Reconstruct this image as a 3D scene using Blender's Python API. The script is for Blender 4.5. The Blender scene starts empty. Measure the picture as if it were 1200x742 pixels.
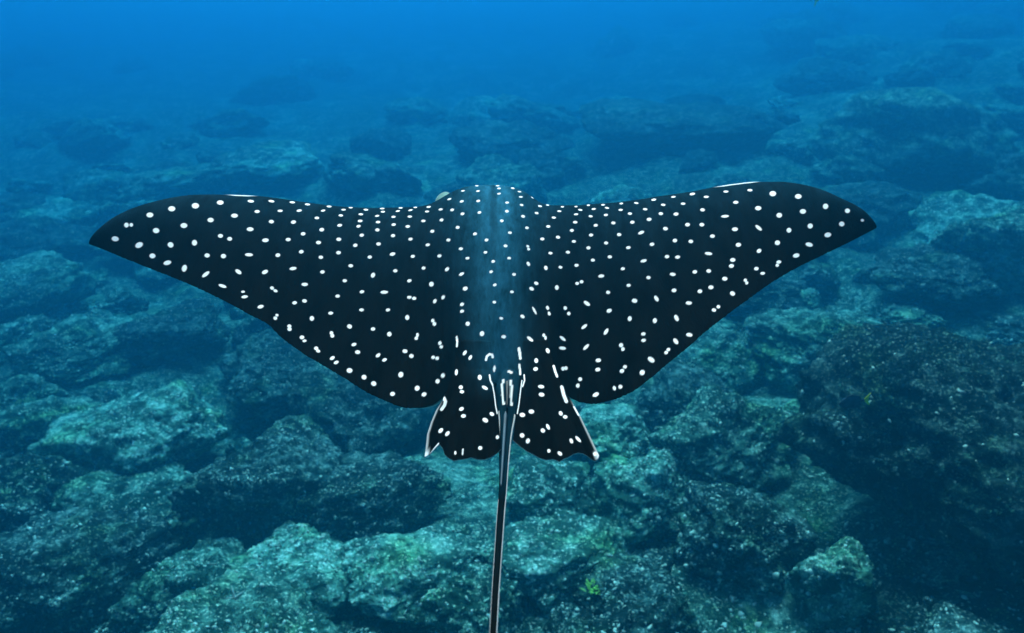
import bpy, bmesh, math, random
import numpy as np
from mathutils import Vector, Euler, Matrix, noise
from mathutils.bvhtree import BVHTree

# ------------------------------------------------------------------ camera, sky, sun, exposure
F = 933.3                      # focal length in photo pixels (1200 px wide)
PITCH = math.radians(24.8)     # camera looks down by this much
CAMZ = 3.5                     # metres above the mean sea bed
CP, SP = math.cos(PITCH), math.sin(PITCH)
scene = bpy.context.scene
col = scene.collection

cam_d = bpy.data.cameras.new('camera')
cam_d.sensor_width = 36.0
cam_d.lens = 28.0
cam_d.clip_start = 0.05
cam_d.clip_end = 1000
cam_d.dof.use_dof = True
cam_d.dof.focus_distance = 1.2
cam_d.dof.aperture_fstop = 8.0
cam = bpy.data.objects.new('camera', cam_d)
cam.location = (0, 0, CAMZ)
cam.rotation_euler = (math.pi / 2 - PITCH, 0, 0)
col.objects.link(cam)
scene.camera = cam

SUN_EL, SUN_ROT = math.radians(54), math.radians(-8)     # high, ahead and to the left
sun_dir = Vector((math.sin(SUN_ROT) * math.cos(SUN_EL), math.cos(SUN_ROT) * math.cos(SUN_EL), math.sin(SUN_EL)))
world = bpy.data.worlds.new('World')
scene.world = world
world.use_nodes = True
wn, wl = world.node_tree.nodes, world.node_tree.links
wn.clear()
sky = wn.new('ShaderNodeTexSky')
sky.sky_type = 'NISHITA'
sky.sun_disc = False
sky.sun_elevation = SUN_EL
sky.sun_rotation = SUN_ROT
bg = wn.new('ShaderNodeBackground')
bg.inputs['Strength'].default_value = 0.065
wo = wn.new('ShaderNodeOutputWorld')
wl.new(sky.outputs[0], bg.inputs[0])
wl.new(bg.outputs[0], wo.inputs['Surface'])

sun_d = bpy.data.lights.new('sun', 'SUN')
sun_d.energy = 5.0
sun_d.angle = math.radians(38)
sun_d.color = (1.0, 0.97, 0.92)
sun = bpy.data.objects.new('sun', sun_d)
sun.rotation_euler = (-sun_dir).to_track_quat('-Z', 'Y').to_euler()
sun.location = (0, 0, 30)
col.objects.link(sun)

scene.view_settings.view_transform = 'Standard'
scene.view_settings.look = 'None'
scene.view_settings.gamma = 1
scene.view_settings.use_curve_mapping = False
scene.view_settings.exposure = 0.82
scene.render.engine = 'CYCLES'
scene.cycles.use_denoising = True
scene.cycles.volume_bounces = 1
scene.cycles.max_bounces = 8

rnd = random.Random(7)

# ------------------------------------------------------------------ helpers
def at(px, py, Y):
    """3-D point on the photo pixel's ray at forward distance Y (arrays welcome)."""
    u = (px - 600.0) / F
    v = (371.0 - py) / F
    t = Y / (CP + v * SP)
    return u * t, t * (CP + v * SP), CAMZ + t * (-SP + v * CP)

def pix_dir(px, py):
    u = (px - 600.0) / F
    v = (371.0 - py) / F
    return Vector((u, CP + v * SP, -SP + v * CP)).normalized()

def to_px(p):
    q = Vector(p) - Vector((0, 0, CAMZ))
    d = q.y * CP - q.z * SP
    return 600 + F * q.x / d, 371 - F * (q.y * SP + q.z * CP) / d, d

def tag(o, label=None, cat=None, group=None, kind=None):
    if label: o['label'] = label
    if cat: o['category'] = cat
    if group: o['group'] = group
    if kind: o['kind'] = kind
    return o

def empty(name, loc):
    o = bpy.data.objects.new(name, None)
    o.location = loc
    o.empty_display_size = 0.1
    col.objects.link(o)
    return o

def mesh_obj(name, verts, faces, mat=None, parent=None, smooth=True):
    me = bpy.data.meshes.new(name)
    verts = np.asarray(verts, dtype=np.float32)
    if isinstance(faces, np.ndarray):
        me.vertices.add(len(verts))
        me.vertices.foreach_set('co', verts.ravel())
        n, k = faces.shape
        me.loops.add(n * k)
        me.loops.foreach_set('vertex_index', faces.astype(np.int32).ravel())
        me.polygons.add(n)
        me.polygons.foreach_set('loop_start', np.arange(0, n * k, k, dtype=np.int32))
        me.update(calc_edges=True)
        me.validate()
    else:
        me.from_pydata([tuple(v) for v in verts], [], faces)
    if smooth:
        me.polygons.foreach_set('use_smooth', np.ones(len(me.polygons), dtype=bool))
    if mat: me.materials.append(mat)
    o = bpy.data.objects.new(name, me)
    col.objects.link(o)
    if parent:
        o.parent = parent
        o.location = -parent.location
    return o

def set_attr(o, name, vals):
    a = o.data.attributes.new(name, 'FLOAT', 'POINT')
    a.data.foreach_set('value', np.asarray(vals, dtype=np.float32).ravel())

def pchip(xs, ys):
    xs = np.asarray(xs, float); ys = np.asarray(ys, float)
    h = np.diff(xs); d = np.diff(ys) / h
    m = np.zeros_like(ys)
    m[0], m[-1] = d[0], d[-1]
    for i in range(1, len(xs) - 1):
        if d[i - 1] * d[i] > 0:
            w1, w2 = 2 * h[i] + h[i - 1], h[i] + 2 * h[i - 1]
            m[i] = (w1 + w2) / (w1 / d[i - 1] + w2 / d[i])
    def f(x):
        x = np.asarray(x, float)
        i = np.clip(np.searchsorted(xs, x) - 1, 0, len(xs) - 2)
        t = np.clip((x - xs[i]) / h[i], 0, 1)
        return ((2 * t**3 - 3 * t**2 + 1) * ys[i] + (t**3 - 2 * t**2 + t) * h[i] * m[i]
                + (-2 * t**3 + 3 * t**2) * ys[i + 1] + (t**3 - t**2) * h[i] * m[i + 1])
    return f

def polyline(pts):
    """arc-length parametrised polyline, 0..1 -> point"""
    p = np.asarray(pts, float)
    s = np.concatenate([[0], np.cumsum(np.hypot(*np.diff(p, axis=0).T))]); s /= s[-1]
    return lambda t: np.stack([np.interp(t, s, p[:, 0]), np.interp(t, s, p[:, 1])], -1)

# ------------------------------------------------------------------ materials
def new_mat(name):
    m = bpy.data.materials.new(name)
    m.use_nodes = True
    nt = m.node_tree
    nt.nodes.clear()
    out = nt.nodes.new('ShaderNodeOutputMaterial')
    return m, nt, nt.nodes, nt.links, out

def N(nt, kind, **kw):
    n = nt.nodes.new(kind)
    for k, v in kw.items():
        if hasattr(n, k) and k not in ('Scale',):
            setattr(n, k, v)
        else:
            n.inputs[k].default_value = v
    return n

def ramp(nt, stops):
    r = nt.nodes.new('ShaderNodeValToRGB')
    e = r.color_ramp.elements
    while len(e) < len(stops): e.new(0.5)
    for k, (p, c) in enumerate(stops):
        e[k].position = p
        e[k].color = (*c, 1) if len(c) == 3 else c
    return r

def mat_rock(name, dark, mid, pale, sc=1.0):
    m, nt, ns, lk, out = new_mat(name)
    bs = N(nt, 'ShaderNodeBsdfPrincipled', Roughness=0.95)
    bs.inputs['IOR'].default_value = 1.08
    geo = N(nt, 'ShaderNodeNewGeometry')
    pos = geo.outputs['Position']
    big = N(nt, 'ShaderNodeTexNoise', Scale=1.1 * sc, Detail=5.0, Roughness=0.6)
    medn = N(nt, 'ShaderNodeTexNoise', Scale=9.0 * sc, Detail=9.0, Roughness=0.72)
    fine = N(nt, 'ShaderNodeTexNoise', Scale=34.0 * sc, Detail=6.0, Roughness=0.7)
    vor = N(nt, 'ShaderNodeTexVoronoi', Scale=16.0 * sc)
    for n in (big, medn, fine, vor): lk.new(pos, n.inputs['Vector'])
    a = N(nt, 'ShaderNodeMath', operation='MULTIPLY_ADD'); a.inputs[1].default_value = 0.75
    lk.new(big.outputs[0], a.inputs[0]); lk.new(medn.outputs[0], a.inputs[2])
    b = N(nt, 'ShaderNodeMath', operation='MULTIPLY_ADD'); b.inputs[1].default_value = 0.5
    lk.new(fine.outputs[0], b.inputs[0]); lk.new(a.outputs[0], b.inputs[2])
    mr = N(nt, 'ShaderNodeMapRange'); mr.inputs['From Min'].default_value = 0.78; mr.inputs['From Max'].default_value = 1.55
    lk.new(b.outputs[0], mr.inputs['Value'])
    cr = ramp(nt, [(0.0, dark), (0.40, dark), (0.58, mid), (0.74, tuple(0.5 * x + 0.5 * y for x, y in zip(mid, pale))), (0.92, pale)])
    lk.new(mr.outputs[0], cr.inputs[0])
    # pale coralline speckle
    sk = N(nt, 'ShaderNodeTexNoise', Scale=52.0 * sc, Detail=3.0, Roughness=0.6); lk.new(pos, sk.inputs['Vector'])
    s2 = N(nt, 'ShaderNodeMath', operation='MULTIPLY_ADD'); s2.inputs[1].default_value = 0.55
    lk.new(medn.outputs[0], s2.inputs[0]); lk.new(sk.outputs[0], s2.inputs[2])
    sm = N(nt, 'ShaderNodeMapRange'); sm.inputs['From Min'].default_value = 0.85; sm.inputs['From Max'].default_value = 0.93
    lk.new(s2.outputs[0], sm.inputs['Value'])
    ms = N(nt, 'ShaderNodeMix', data_type='RGBA')
    lk.new(sm.outputs[0], ms.inputs['Factor']); lk.new(cr.outputs[0], ms.inputs['A']); ms.inputs['B'].default_value = (*pale, 1)
    # patches of greener turf
    gp = N(nt, 'ShaderNodeTexNoise', Scale=2.6 * sc, Detail=4.0); lk.new(pos, gp.inputs['Vector'])
    gm = N(nt, 'ShaderNodeMapRange'); gm.inputs['From Min'].default_value = 0.5; gm.inputs['From Max'].default_value = 0.83
    lk.new(gp.outputs[0], gm.inputs['Value'])
    mx = N(nt, 'ShaderNodeMix', data_type='RGBA', blend_type='MULTIPLY')
    lk.new(gm.outputs[0], mx.inputs['Factor']); lk.new(ms.outputs['Result'], mx.inputs['A'])
    mx.inputs['B'].default_value = (0.70, 1.0, 0.42, 1)
    lk.new(mx.outputs['Result'], bs.inputs['Base Color'])
    bu = N(nt, 'ShaderNodeBump', Strength=0.9, Distance=0.035)
    hs = N(nt, 'ShaderNodeMath', operation='MULTIPLY_ADD'); hs.inputs[1].default_value = -0.35
    lk.new(vor.outputs['Distance'], hs.inputs[0]); lk.new(b.outputs[0], hs.inputs[2])
    lk.new(hs.outputs[0], bu.inputs['Height']); lk.new(bu.outputs[0], bs.inputs['Normal'])
    lk.new(bs.outputs[0], out.inputs['Surface'])
    return m

M_ROCK = [mat_rock('reef_rock_turf', (0.016, 0.055, 0.042), (0.10, 0.25, 0.18), (0.50, 0.74, 0.56)),
          mat_rock('reef_rock_dark', (0.009, 0.026, 0.024), (0.045, 0.11, 0.09), (0.32, 0.48, 0.40), 1.15),
          mat_rock('reef_rock_pale', (0.03, 0.09, 0.066), (0.18, 0.42, 0.30), (0.66, 0.90, 0.72), 0.9)]
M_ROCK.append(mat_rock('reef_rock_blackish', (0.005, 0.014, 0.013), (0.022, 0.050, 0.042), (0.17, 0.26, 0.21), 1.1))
M_BED = mat_rock('reef_bed', (0.018, 0.055, 0.042), (0.10, 0.24, 0.17), (0.5, 0.74, 0.56), 1.3)

def mat_plain(name, c, rough=0.7, vary=0.25, scale=30.0, spec=0.3):
    m, nt, ns, lk, out = new_mat(name)
    bs = N(nt, 'ShaderNodeBsdfPrincipled', Roughness=rough)
    bs.inputs['IOR'].default_value = 1.0 + spec * 0.4
    geo = N(nt, 'ShaderNodeNewGeometry')
    no = N(nt, 'ShaderNodeTexNoise', Scale=scale, Detail=4.0); lk.new(geo.outputs['Position'], no.inputs['Vector'])
    cr = ramp(nt, [(0.3, tuple(x * (1 - vary) for x in c)), (0.7, tuple(min(1, x * (1 + vary)) for x in c))])
    lk.new(no.outputs[0], cr.inputs[0]); lk.new(cr.outputs[0], bs.inputs['Base Color'])
    lk.new(bs.outputs[0], out.inputs['Surface'])
    return m

def mat_skin():
    m, nt, ns, lk, out = new_mat('ray_skin')
    bs = N(nt, 'ShaderNodeBsdfPrincipled')
    geo = N(nt, 'ShaderNodeNewGeometry')
    at_ = N(nt, 'ShaderNodeAttribute', attribute_name='pigment')
    gr = N(nt, 'ShaderNodeAttribute', attribute_name='sheen_tint')
    be = N(nt, 'ShaderNodeAttribute', attribute_name='belly')
    no = N(nt, 'ShaderNodeTexNoise', Scale=26.0, Detail=6.0, Roughness=0.65)
    mp = N(nt, 'ShaderNodeMapping'); mp.inputs['Scale'].default_value = (1.6, 0.35, 1.0)
    lk.new(geo.outputs['Position'], mp.inputs['Vector']); lk.new(mp.outputs[0], no.inputs['Vector'])
    c1 = ramp(nt, [(0.3, (0.0010, 0.0009, 0.0006)), (0.75, (0.0036, 0.0034, 0.0024))])
    lk.new(no.outputs[0], c1.inputs[0])
    c2 = ramp(nt, [(0.36, (0.004, 0.034, 0.052)), (0.68, (0.020, 0.135, 0.220))])  # painted blue sheen of head and back; also the teal of tail and barb
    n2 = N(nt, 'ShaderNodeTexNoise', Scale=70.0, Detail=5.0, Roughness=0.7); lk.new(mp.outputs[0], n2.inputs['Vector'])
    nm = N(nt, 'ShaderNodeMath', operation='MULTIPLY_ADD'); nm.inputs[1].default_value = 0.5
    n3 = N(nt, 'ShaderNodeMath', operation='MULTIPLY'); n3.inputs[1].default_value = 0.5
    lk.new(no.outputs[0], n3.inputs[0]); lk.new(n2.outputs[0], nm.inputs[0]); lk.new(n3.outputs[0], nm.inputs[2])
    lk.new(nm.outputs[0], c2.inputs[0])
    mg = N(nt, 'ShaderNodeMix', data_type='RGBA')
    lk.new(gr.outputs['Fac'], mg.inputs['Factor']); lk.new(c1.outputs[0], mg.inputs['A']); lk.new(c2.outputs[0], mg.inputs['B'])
    mb = N(nt, 'ShaderNodeMix', data_type='RGBA')
    lk.new(be.outputs['Fac'], mb.inputs['Factor']); lk.new(mg.outputs['Result'], mb.inputs['A'])
    mb.inputs['B'].default_value = (0.62, 0.66, 0.66, 1)
    mw = N(nt, 'ShaderNodeMix', data_type='RGBA')
    lk.new(at_.outputs['Fac'], mw.inputs['Factor']); lk.new(mb.outputs['Result'], mw.inputs['A'])
    mw.inputs['B'].default_value = (0.88, 0.88, 0.86, 1)
    lk.new(mw.outputs['Result'], bs.inputs['Base Color'])
    bs.inputs['Roughness'].default_value = 0.62
    bs.inputs['IOR'].default_value = 1.03      # skin against water
    bs.inputs['Specular IOR Level'].default_value = 0.25
    fn = N(nt, 'ShaderNodeTexNoise', Scale=220.0, Detail=3.0); lk.new(mp.outputs[0], fn.inputs['Vector'])
    bu = N(nt, 'ShaderNodeBump', Strength=0.35, Distance=0.002)
    lk.new(fn.outputs[0], bu.inputs['Height']); lk.new(bu.outputs[0], bs.inputs['Normal'])
    lk.new(bs.outputs[0], out.inputs['Surface'])
    return m
M_SKIN = mat_skin()

# ------------------------------------------------------------------ sea bed
def bed_z(x, y):
    slope = 0.10 * max(x - 1.0, 0) + 0.05 * max(x - 4.0, 0) - 0.03 * max(-x - 2.0, 0) + 0.012 * max(y - 12, 0)
    return min(slope, 1.5 + 0.004 * x) + 0.45 * noise.fractal(Vector((x * 0.16, y * 0.16, 3.1)), 1.0, 2.0, 4)

radii = np.concatenate([np.linspace(0.0, 10, 110), np.geomspace(10.2, 170, 90)])
nth = 300
bv = []
for r in radii:
    for k in range(nth):
        th = 2 * math.pi * k / nth
        x, y = r * math.sin(th), 5 + r * math.cos(th)
        z = bed_z(x, y)
        if r < 30:
            z += 0.12 * noise.fractal(Vector((x * 1.3, y * 1.3, 9.0)), 0.8, 2.1, 4)
        bv.append((x, y, z))
idx = np.arange(len(radii) * nth).reshape(len(radii), nth)
bf = np.stack([idx[:-1], idx[1:], np.roll(idx[1:], -1, 1), np.roll(idx[:-1], -1, 1)], -1).reshape(-1, 4)
bed = mesh_obj('seabed', bv, bf[:, ::-1], M_BED)
tag(bed, 'dark rubble sea bed under the boulders', 'sea bed', kind='structure')

def hit_bed(px, py):
    d = pix_dir(px, py)
    o = Vector((0, 0, CAMZ))
    t = 1.5
    while t < 120:
        p = o + d * t
        if p.z <= bed_z(p.x, p.y): return p, t
        t += 0.05
    return o + d * 120, 120

# ------------------------------------------------------------------ boulders
def boulder_mesh(seed, sub, rough=1.0):
    r = random.Random(seed)
    bm = bmesh.new()
    bmesh.ops.create_icosphere(bm, subdivisions=sub, radius=1.0)
    planes = []
    for k in range(15):
        d = Vector((r.gauss(0, 1), r.gauss(0, 1), r.gauss(0, 1))).normalized()
        planes.append((d, r.uniform(0.62, 0.95)))
    off = Vector((seed * 7.3, seed * 3.1, seed * 1.7))
    for v in bm.verts:
        n = v.co.normalized()
        acc = 0.0
        for d, h in planes:
            c = n.dot(d)
            if c > 0.05: acc += (c / h) ** 14
        rad = 1.0 / max((acc + 0.9 ** 14) ** (1 / 14), 0.3)
        p = n * rad
        rad += 0.16 * noise.fractal(p * 1.5 + off, 1.0, 2.0, 3)
        rad += rough * 0.085 * noise.fractal(p * 5.0 + off, 0.7, 2.0, 4)
        rad += rough * 0.05 * (0.4 - abs(noise.noise(p * 9.0 + off)))
        if sub >= 6: rad += rough * 0.024 * noise.fractal(p * 24.0 + off, 0.6, 2.0, 2)
        v.co = n * rad
    me = bpy.data.meshes.new('boulder')
    bm.to_mesh(me); bm.free()
    me.polygons.foreach_set('use_smooth', np.ones(len(me.polygons), dtype=bool))
    return me

NEAR = [boulder_mesh(s, 6) for s in range(11, 19)]
FAR = [boulder_mesh(s, 5) for s in range(31, 39)]
variants = {}
def with_mat(me, mat):
    k = (me.name, mat.name)
    if k not in variants:
        c = me.copy() if me.materials else me
        c.materials.clear(); c.materials.append(mat)
        variants[k] = c
    return variants[k]

boulders = []
def boulder(loc, size, rot, me, mat, label, group=None, name='boulder'):
    o = bpy.data.objects.new(name, with_mat(me, mat))
    o.location = loc; o.scale = size; o.rotation_euler = rot
    col.objects.link(o)
    tag(o, label, 'boulder', group)
    boulders.append(o)
    return o

# (px, py of the foot, width px, height px, depth ratio, mesh, rot z, tilt x, tilt y, material, label)
HERO = [
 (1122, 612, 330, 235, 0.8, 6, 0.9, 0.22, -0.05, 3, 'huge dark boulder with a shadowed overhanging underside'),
 (858, 592, 200, 135, 0.8, 1, 1.2, 0.0, 0.0, 0, 'flat-topped mottled boulder with a pale lit crown beside the overhanging boulder'),
 (985, 462, 170, 92, 0.9, 2, 2.1, 0.0, 0.05, 0, 'broad low slab boulder just behind the huge overhanging boulder'),
 (956, 520, 52, 75, 0.9, 3, 0.4, 0.0, 0.0, 2, 'small upright pale rock wedged against the overhanging boulder'),
 (150, 590, 190, 125, 0.9, 4, 0.8, 0.0, -0.1, 2, 'pale green domed boulder with a lit rounded top'),
 (300, 655, 200, 140, 0.9, 5, 2.6, 0.1, 0.1, 1, 'tall dark-faced boulder beside the pale green domed boulder'),
 (120, 665, 170, 90, 0.9, 6, 1.7, 0.0, 0.0, 0, 'wide peaked boulder in front of the pale green domed boulder'),
 (410, 650, 180, 100, 0.9, 7, 0.2, 0.0, -0.15, 1, 'sloping dark boulder between the ray tail and the dark-faced boulder'),
 (712, 548, 120, 70, 0.9, 3, 1.9, 0.0, 0.0, 2, 'pale rounded boulder just below the right pelvic fin tip'),
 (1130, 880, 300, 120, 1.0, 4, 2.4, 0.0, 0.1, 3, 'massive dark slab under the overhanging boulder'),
 (885, 700, 150, 120, 0.9, 2, 0.9, 0.0, 0.15, 1, 'angular boulder in the gap before the flat-topped boulder'),
 (765, 640, 150, 110, 0.9, 0, 2.9, 0.0, 0.0, 2, 'lumpy pale boulder just behind the angular boulder'),
 (750, 770, 130, 90, 0.9, 6, 0.1, 0.0, 0.0, 1, 'dark domed rock in the shade of the angular boulder'),
 (982, 745, 90, 120, 0.9, 5, 1.1, 0.0, 0.0, 0, 'narrow pointed rock leaning on the massive slab'),
 (640, 625, 130, 75, 0.9, 1, 2.2, 0.0, 0.0, 2, 'pale rock with a curved white sea whip beside the tail'),
 (660, 720, 170, 90, 0.9, 7, 1.5, 0.0, 0.0, 2, 'broad green rock carrying a bright algae tuft beside the tail'),
 (480, 735, 160, 90, 0.9, 3, 0.7, 0.0, 0.0, 2, 'rugged teal rock left of the tail'),
 (335, 740, 170, 80, 0.9, 4, 1.9, 0.0, 0.0, 2, 'low knobbly rock carrying pale crusts next to the sea star'),
 (215, 775, 170, 100, 0.9, 0, 0.5, 0.0, 0.0, 0, 'dark rock under the sea star'),
 (60, 755, 190, 110, 0.9, 2, 2.8, 0.0, 0.0, 1, 'long green ridge of rock in front of the wide peaked boulder'),
 (45, 560, 120, 90, 0.9, 7, 0.9, 0.0, 0.0, 0, 'blocky rock beside the pale green domed boulder'),
 (70, 460, 160, 70, 0.9, 1, 1.4, 0.0, 0.0, 0, 'pale-topped ledge beneath the left wing tip'),
 (180, 430, 130, 60, 0.9, 5, 2.0, 0.0, 0.0, 1, 'dim blue boulder below the left wing'),
 (330, 490, 180, 90, 0.9, 6, 0.3, 0.0, 0.0, 1, 'dusky broad boulder right below the left wing edge'),
 (900, 385, 140, 55, 0.9, 0, 1.0, 0.0, 0.0, 1, 'dusky boulder showing beyond the right wing edge'),
 (1120, 370, 150, 80, 0.9, 3, 2.5, 0.0, 0.0, 1, 'hazy boulder behind the broad low slab'),
 (1190, 350, 120, 110, 0.9, 5, 0.6, 0.0, 0.0, 0, 'speckled boulder rising behind the overhanging boulder'),
 (1120, 215, 220, 120, 1.0, 2, 0.9, 0.0, 0.0, 0, 'large hazy boulder high on the slope beyond the right wing tip'),
 (595, 205, 150, 75, 1.0, 4, 0.2, 0.0, 0.0, 1, 'large blue-hazed boulder straight ahead of the ray'),
 (310, 225, 130, 55, 1.0, 6, 1.3, 0.0, 0.0, 2, 'pale hazed boulder beyond the left wing'),
 (415, 228, 100, 55, 1.0, 1, 2.3, 0.0, 0.0, 0, 'hazed boulder between the pale hazed one and the ray head'),
 (810, 190, 200, 80, 1.0, 0, 1.7, 0.0, 0.0, 1, 'dark hazed rock mass beyond the right wing'),
]
hero_px = []
for i, (px, py, w, h, dr, mi, rz, tx, ty, mt, lab) in enumerate(HERO):
    p, t = hit_bed(px, py)
    sc = t / F
    W, H = w * sc * 0.5 / 0.92, h * sc * 0.5 / 0.92 * 0.92
    D = W * dr
    far = py < 260
    loc = (p.x, p.y + D * 0.75, p.z + H * 0.55)
    H *= 0.8
    if i == 0:                      # perched on the slab, its underside clear of the bed
        loc, W, D, H = (2.62, 3.95, 0.90), 0.93, 0.80, 0.54
    if i == 9:                      # the slab that carries it
        loc, W, D, H = (2.75, 3.55, 0.02), 1.15, 0.85, 0.42
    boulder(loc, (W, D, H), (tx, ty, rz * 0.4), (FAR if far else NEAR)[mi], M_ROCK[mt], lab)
    hero_px.append((loc, max(W, D)))

# the boulders that fill the reef
LAB = [('small knobbly algae-coated rock lying among the near boulders', 'small rocks among the near boulders'),
       ('mid-sized rough boulder half buried in the near reef', 'mid-sized boulders of the near reef'),
       ('blue-hazed boulder on the reef farther off than the ray', 'hazed boulders beyond the ray'),
       ('barely visible boulder fading into the blue distance', 'far boulders fading into the blue')]
REF = ['the huge overhanging boulder', 'the flat-topped mottled boulder', 'the broad low slab boulder', 'the small upright pale rock', 'the pale green domed boulder',
       'the tall dark-faced boulder', 'the wide peaked boulder', 'the sloping dark boulder by the tail', 'the pale boulder below the pelvic fin', 'the massive dark slab',
       'the angular boulder', 'the lumpy pale boulder', 'the dark domed rock', 'the narrow pointed rock', 'the rock with the white sea whip', 'the broad green rock with the algae tuft',
       'the rugged teal rock', 'the knobbly rock with pale crusts', 'the rock under the sea star', 'the long green ridge', 'the blocky rock', 'the pale-topped ledge',
       'the dim blue boulder', 'the dusky broad boulder', 'the dusky boulder beyond the wing edge', 'the hazy boulder behind the slab', 'the speckled boulder',
       'the large hazy slope boulder', 'the boulder straight ahead of the ray', 'the pale hazed boulder', 'the hazed boulder near the head', 'the dark hazed rock mass']
KINDW = [('mottled', 'dark', 'pale'), ('mottled green', 'dark', 'pale-topped'), ('mottled hazed', 'dark hazed', 'pale hazed'), ('faint blue', 'faint dark', 'faint pale')]
NOUN = ['small knobbly rock beside', 'mid-sized rough boulder beside', 'boulder on the reef near', 'far boulder out in the blue past']
placed = [(l[0], l[1], r * 0.72) for l, r in hero_px]
for q_px, q_py in ((926, 735), (1010, 735)):      # the gap before the slab stays open
    q_, t_ = hit_bed(q_px, q_py)
    placed.append((q_.x, q_.y, 0.35))
def fill(n, y0, y1, smin, smax, li, meshes, gap, tries=60):
    made = 0
    for _ in range(n * tries):
        if made >= n: break
        y = y0 + (y1 - y0) * rnd.random()
        x = rnd.uniform(-1, 1) * (0.74 * y + 1.6)
        s = smin * (smax / smin) ** (rnd.random() ** 1.4)
        if any((x - a) ** 2 + (y - b) ** 2 < ((s + r) * gap) ** 2 for a, b, r in placed): continue
        z = bed_z(x, y)
        k = rnd.randrange(8)
        mi = rnd.choice([0, 0, 1, 1, 2])
        ref = min(range(len(hero_px)), key=lambda q: (hero_px[q][0][0] - x) ** 2 + (hero_px[q][0][1] - y) ** 2)
        lab = KINDW[li][mi] + ' ' + NOUN[li] + ' ' + REF[ref]
        fl = rnd.uniform(0.55, 0.85) if li < 2 else rnd.uniform(0.4, 0.62)
        boulder((x, y, z + s * fl * (0.35, 0.35, 0.2, 0.05)[li]), (s * rnd.uniform(0.85, 1.3), s * rnd.uniform(0.85, 1.2), s * fl),
                (rnd.uniform(-0.3, 0.3), rnd.uniform(-0.3, 0.3), rnd.uniform(0, 6.28)), meshes[k],
                M_ROCK[mi], lab, LAB[li][1], 'rock' if li == 0 else 'boulder')
        placed.append((x, y, s * 0.8)); made += 1
fill(95, 8.0, 18, 0.3, 1.05, 2, FAR, 0.64)
fill(45, 17, 44, 0.7, 1.5, 3, FAR, 0.75)
fill(50, 2.6, 8.5, 0.28, 0.75, 1, NEAR, 0.72)
fill(75, 2.6, 9.5, 0.10, 0.26, 0, FAR, 0.75)

# ------------------------------------------------------------------ the eagle ray
RS = 0.66        # the depths below are for a ray 1.8 m across; this one is 1.2 m across and as much nearer
def rat(px, py, Y): return at(px, py, Y * RS)
TOP = [(104,284),(106,279.5),(110,274),(117,267),(128,258),(142,250),(157,243.5),(180,236.5),(205,231),(225,228.5),(250,228),(280,228.7),(305,230),
       (330,233),(354,236.5),(380,240),(408,242.6),(435,243.6),(462,243.2),(485,242.6),(499,240.5),(507,237.5),(515.5,233),(526,227),(537,221.8),
       (546,219),(560,217.2),(575,216.6),(588,217.2),(599,219),(613,223.7),(620,228.5),(627,233.5),(636,238.5),(650,240.6),(672,240.6),(697,239),
       (723,237),(750,233.6),(775,229.7),(811,224.4),(837,219.4),(858,216),(886,213.2),(915,213),(935,215.3),(953,219.2),(970,225),(986,232.5),(1000,239),
       (1010,245),(1018,252),(1024,259),(1027.5,265)]
BOT = [(104,286),(120,292),(144,302),(181.6,317),(219,332),(251.6,347),(275,359),(294.7,370),(306,375.5),(314,380),(327,393),(340,403.5),(354,413.5),
       (383.5,431),(408,446),(429,459.3),(451,469.5),(467,476),(480,478.4),(490,478.2),(504.7,475),(515.5,468),(524,458),(531,448),(540,443),(555,442),(573,446),
       (594,454),(614,446),(630,442),(642,443),(651,450),(660,459.5),(669,466),(681,471.4),(694.7,473.5),(713.5,470),(738,460.7),(759,446),(781,427.5),
       (805,408),(829,387),(854,367.5),(878,350),(889,341.7),(924,319.2),(962,300),(995,284),(1020,271),(1027.5,267)]
DT = [(104,1.745),(150,1.83),(230,1.92),(330,2.02),(420,2.05),(500,2.06),(545,2.14),(580,2.17),(615,2.15),(665,2.08),(740,2.10),(830,2.10),(930,2.02),(990,1.94),(1027.5,1.865)]
DB = [(104,1.745),(180,1.66),(260,1.59),(340,1.51),(420,1.42),(490,1.35),(540,1.37),(590,1.37),(645,1.38),(695,1.38),(760,1.46),(840,1.56),(920,1.69),(990,1.81),(1027.5,1.865)]
fT, fB, fDT, fDB = (pchip(*zip(*a)) for a in (TOP, BOT, DT, DB))
CW = 0.33
def fpix(w): return (np.sqrt(w * w + CW * CW) - CW) / (math.sqrt(1 + CW * CW) - CW)
def g(x, s): return np.exp(-(x / s) ** 2)
def disc_depth(px, w):
    Y = fDT(px) + (fDB(px) - fDT(px)) * w
    ww = np.clip(w, 0, 1)
    e = np.sin(np.pi * np.clip(ww, 0, 1)) 
    Y = Y - 0.075 * g(px - 581, 52) * e
    Y = Y - 0.016 * (g(px - 563, 11) + g(px - 594, 11)) * np.exp(-((ww - 0.25) / 0.3) ** 2) * np.sin(np.pi * np.clip(ww * 1.2, 0, 1))
    Y = Y - 0.010 * g(px - 579, 13) * np.clip((ww - 0.45) / 0.3, 0, 1)
    return Y

R1, R2, R3 = (90, 200, 3.712), (300, 200, 3.712), (480, 200, 4.218)
R4, R5, R6 = (620, 200, 3.867), (820, 190, 4.218), (300, 330, 3.712)
R7, R8 = (480, 380, 3.867), (630, 330, 3.712)
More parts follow.
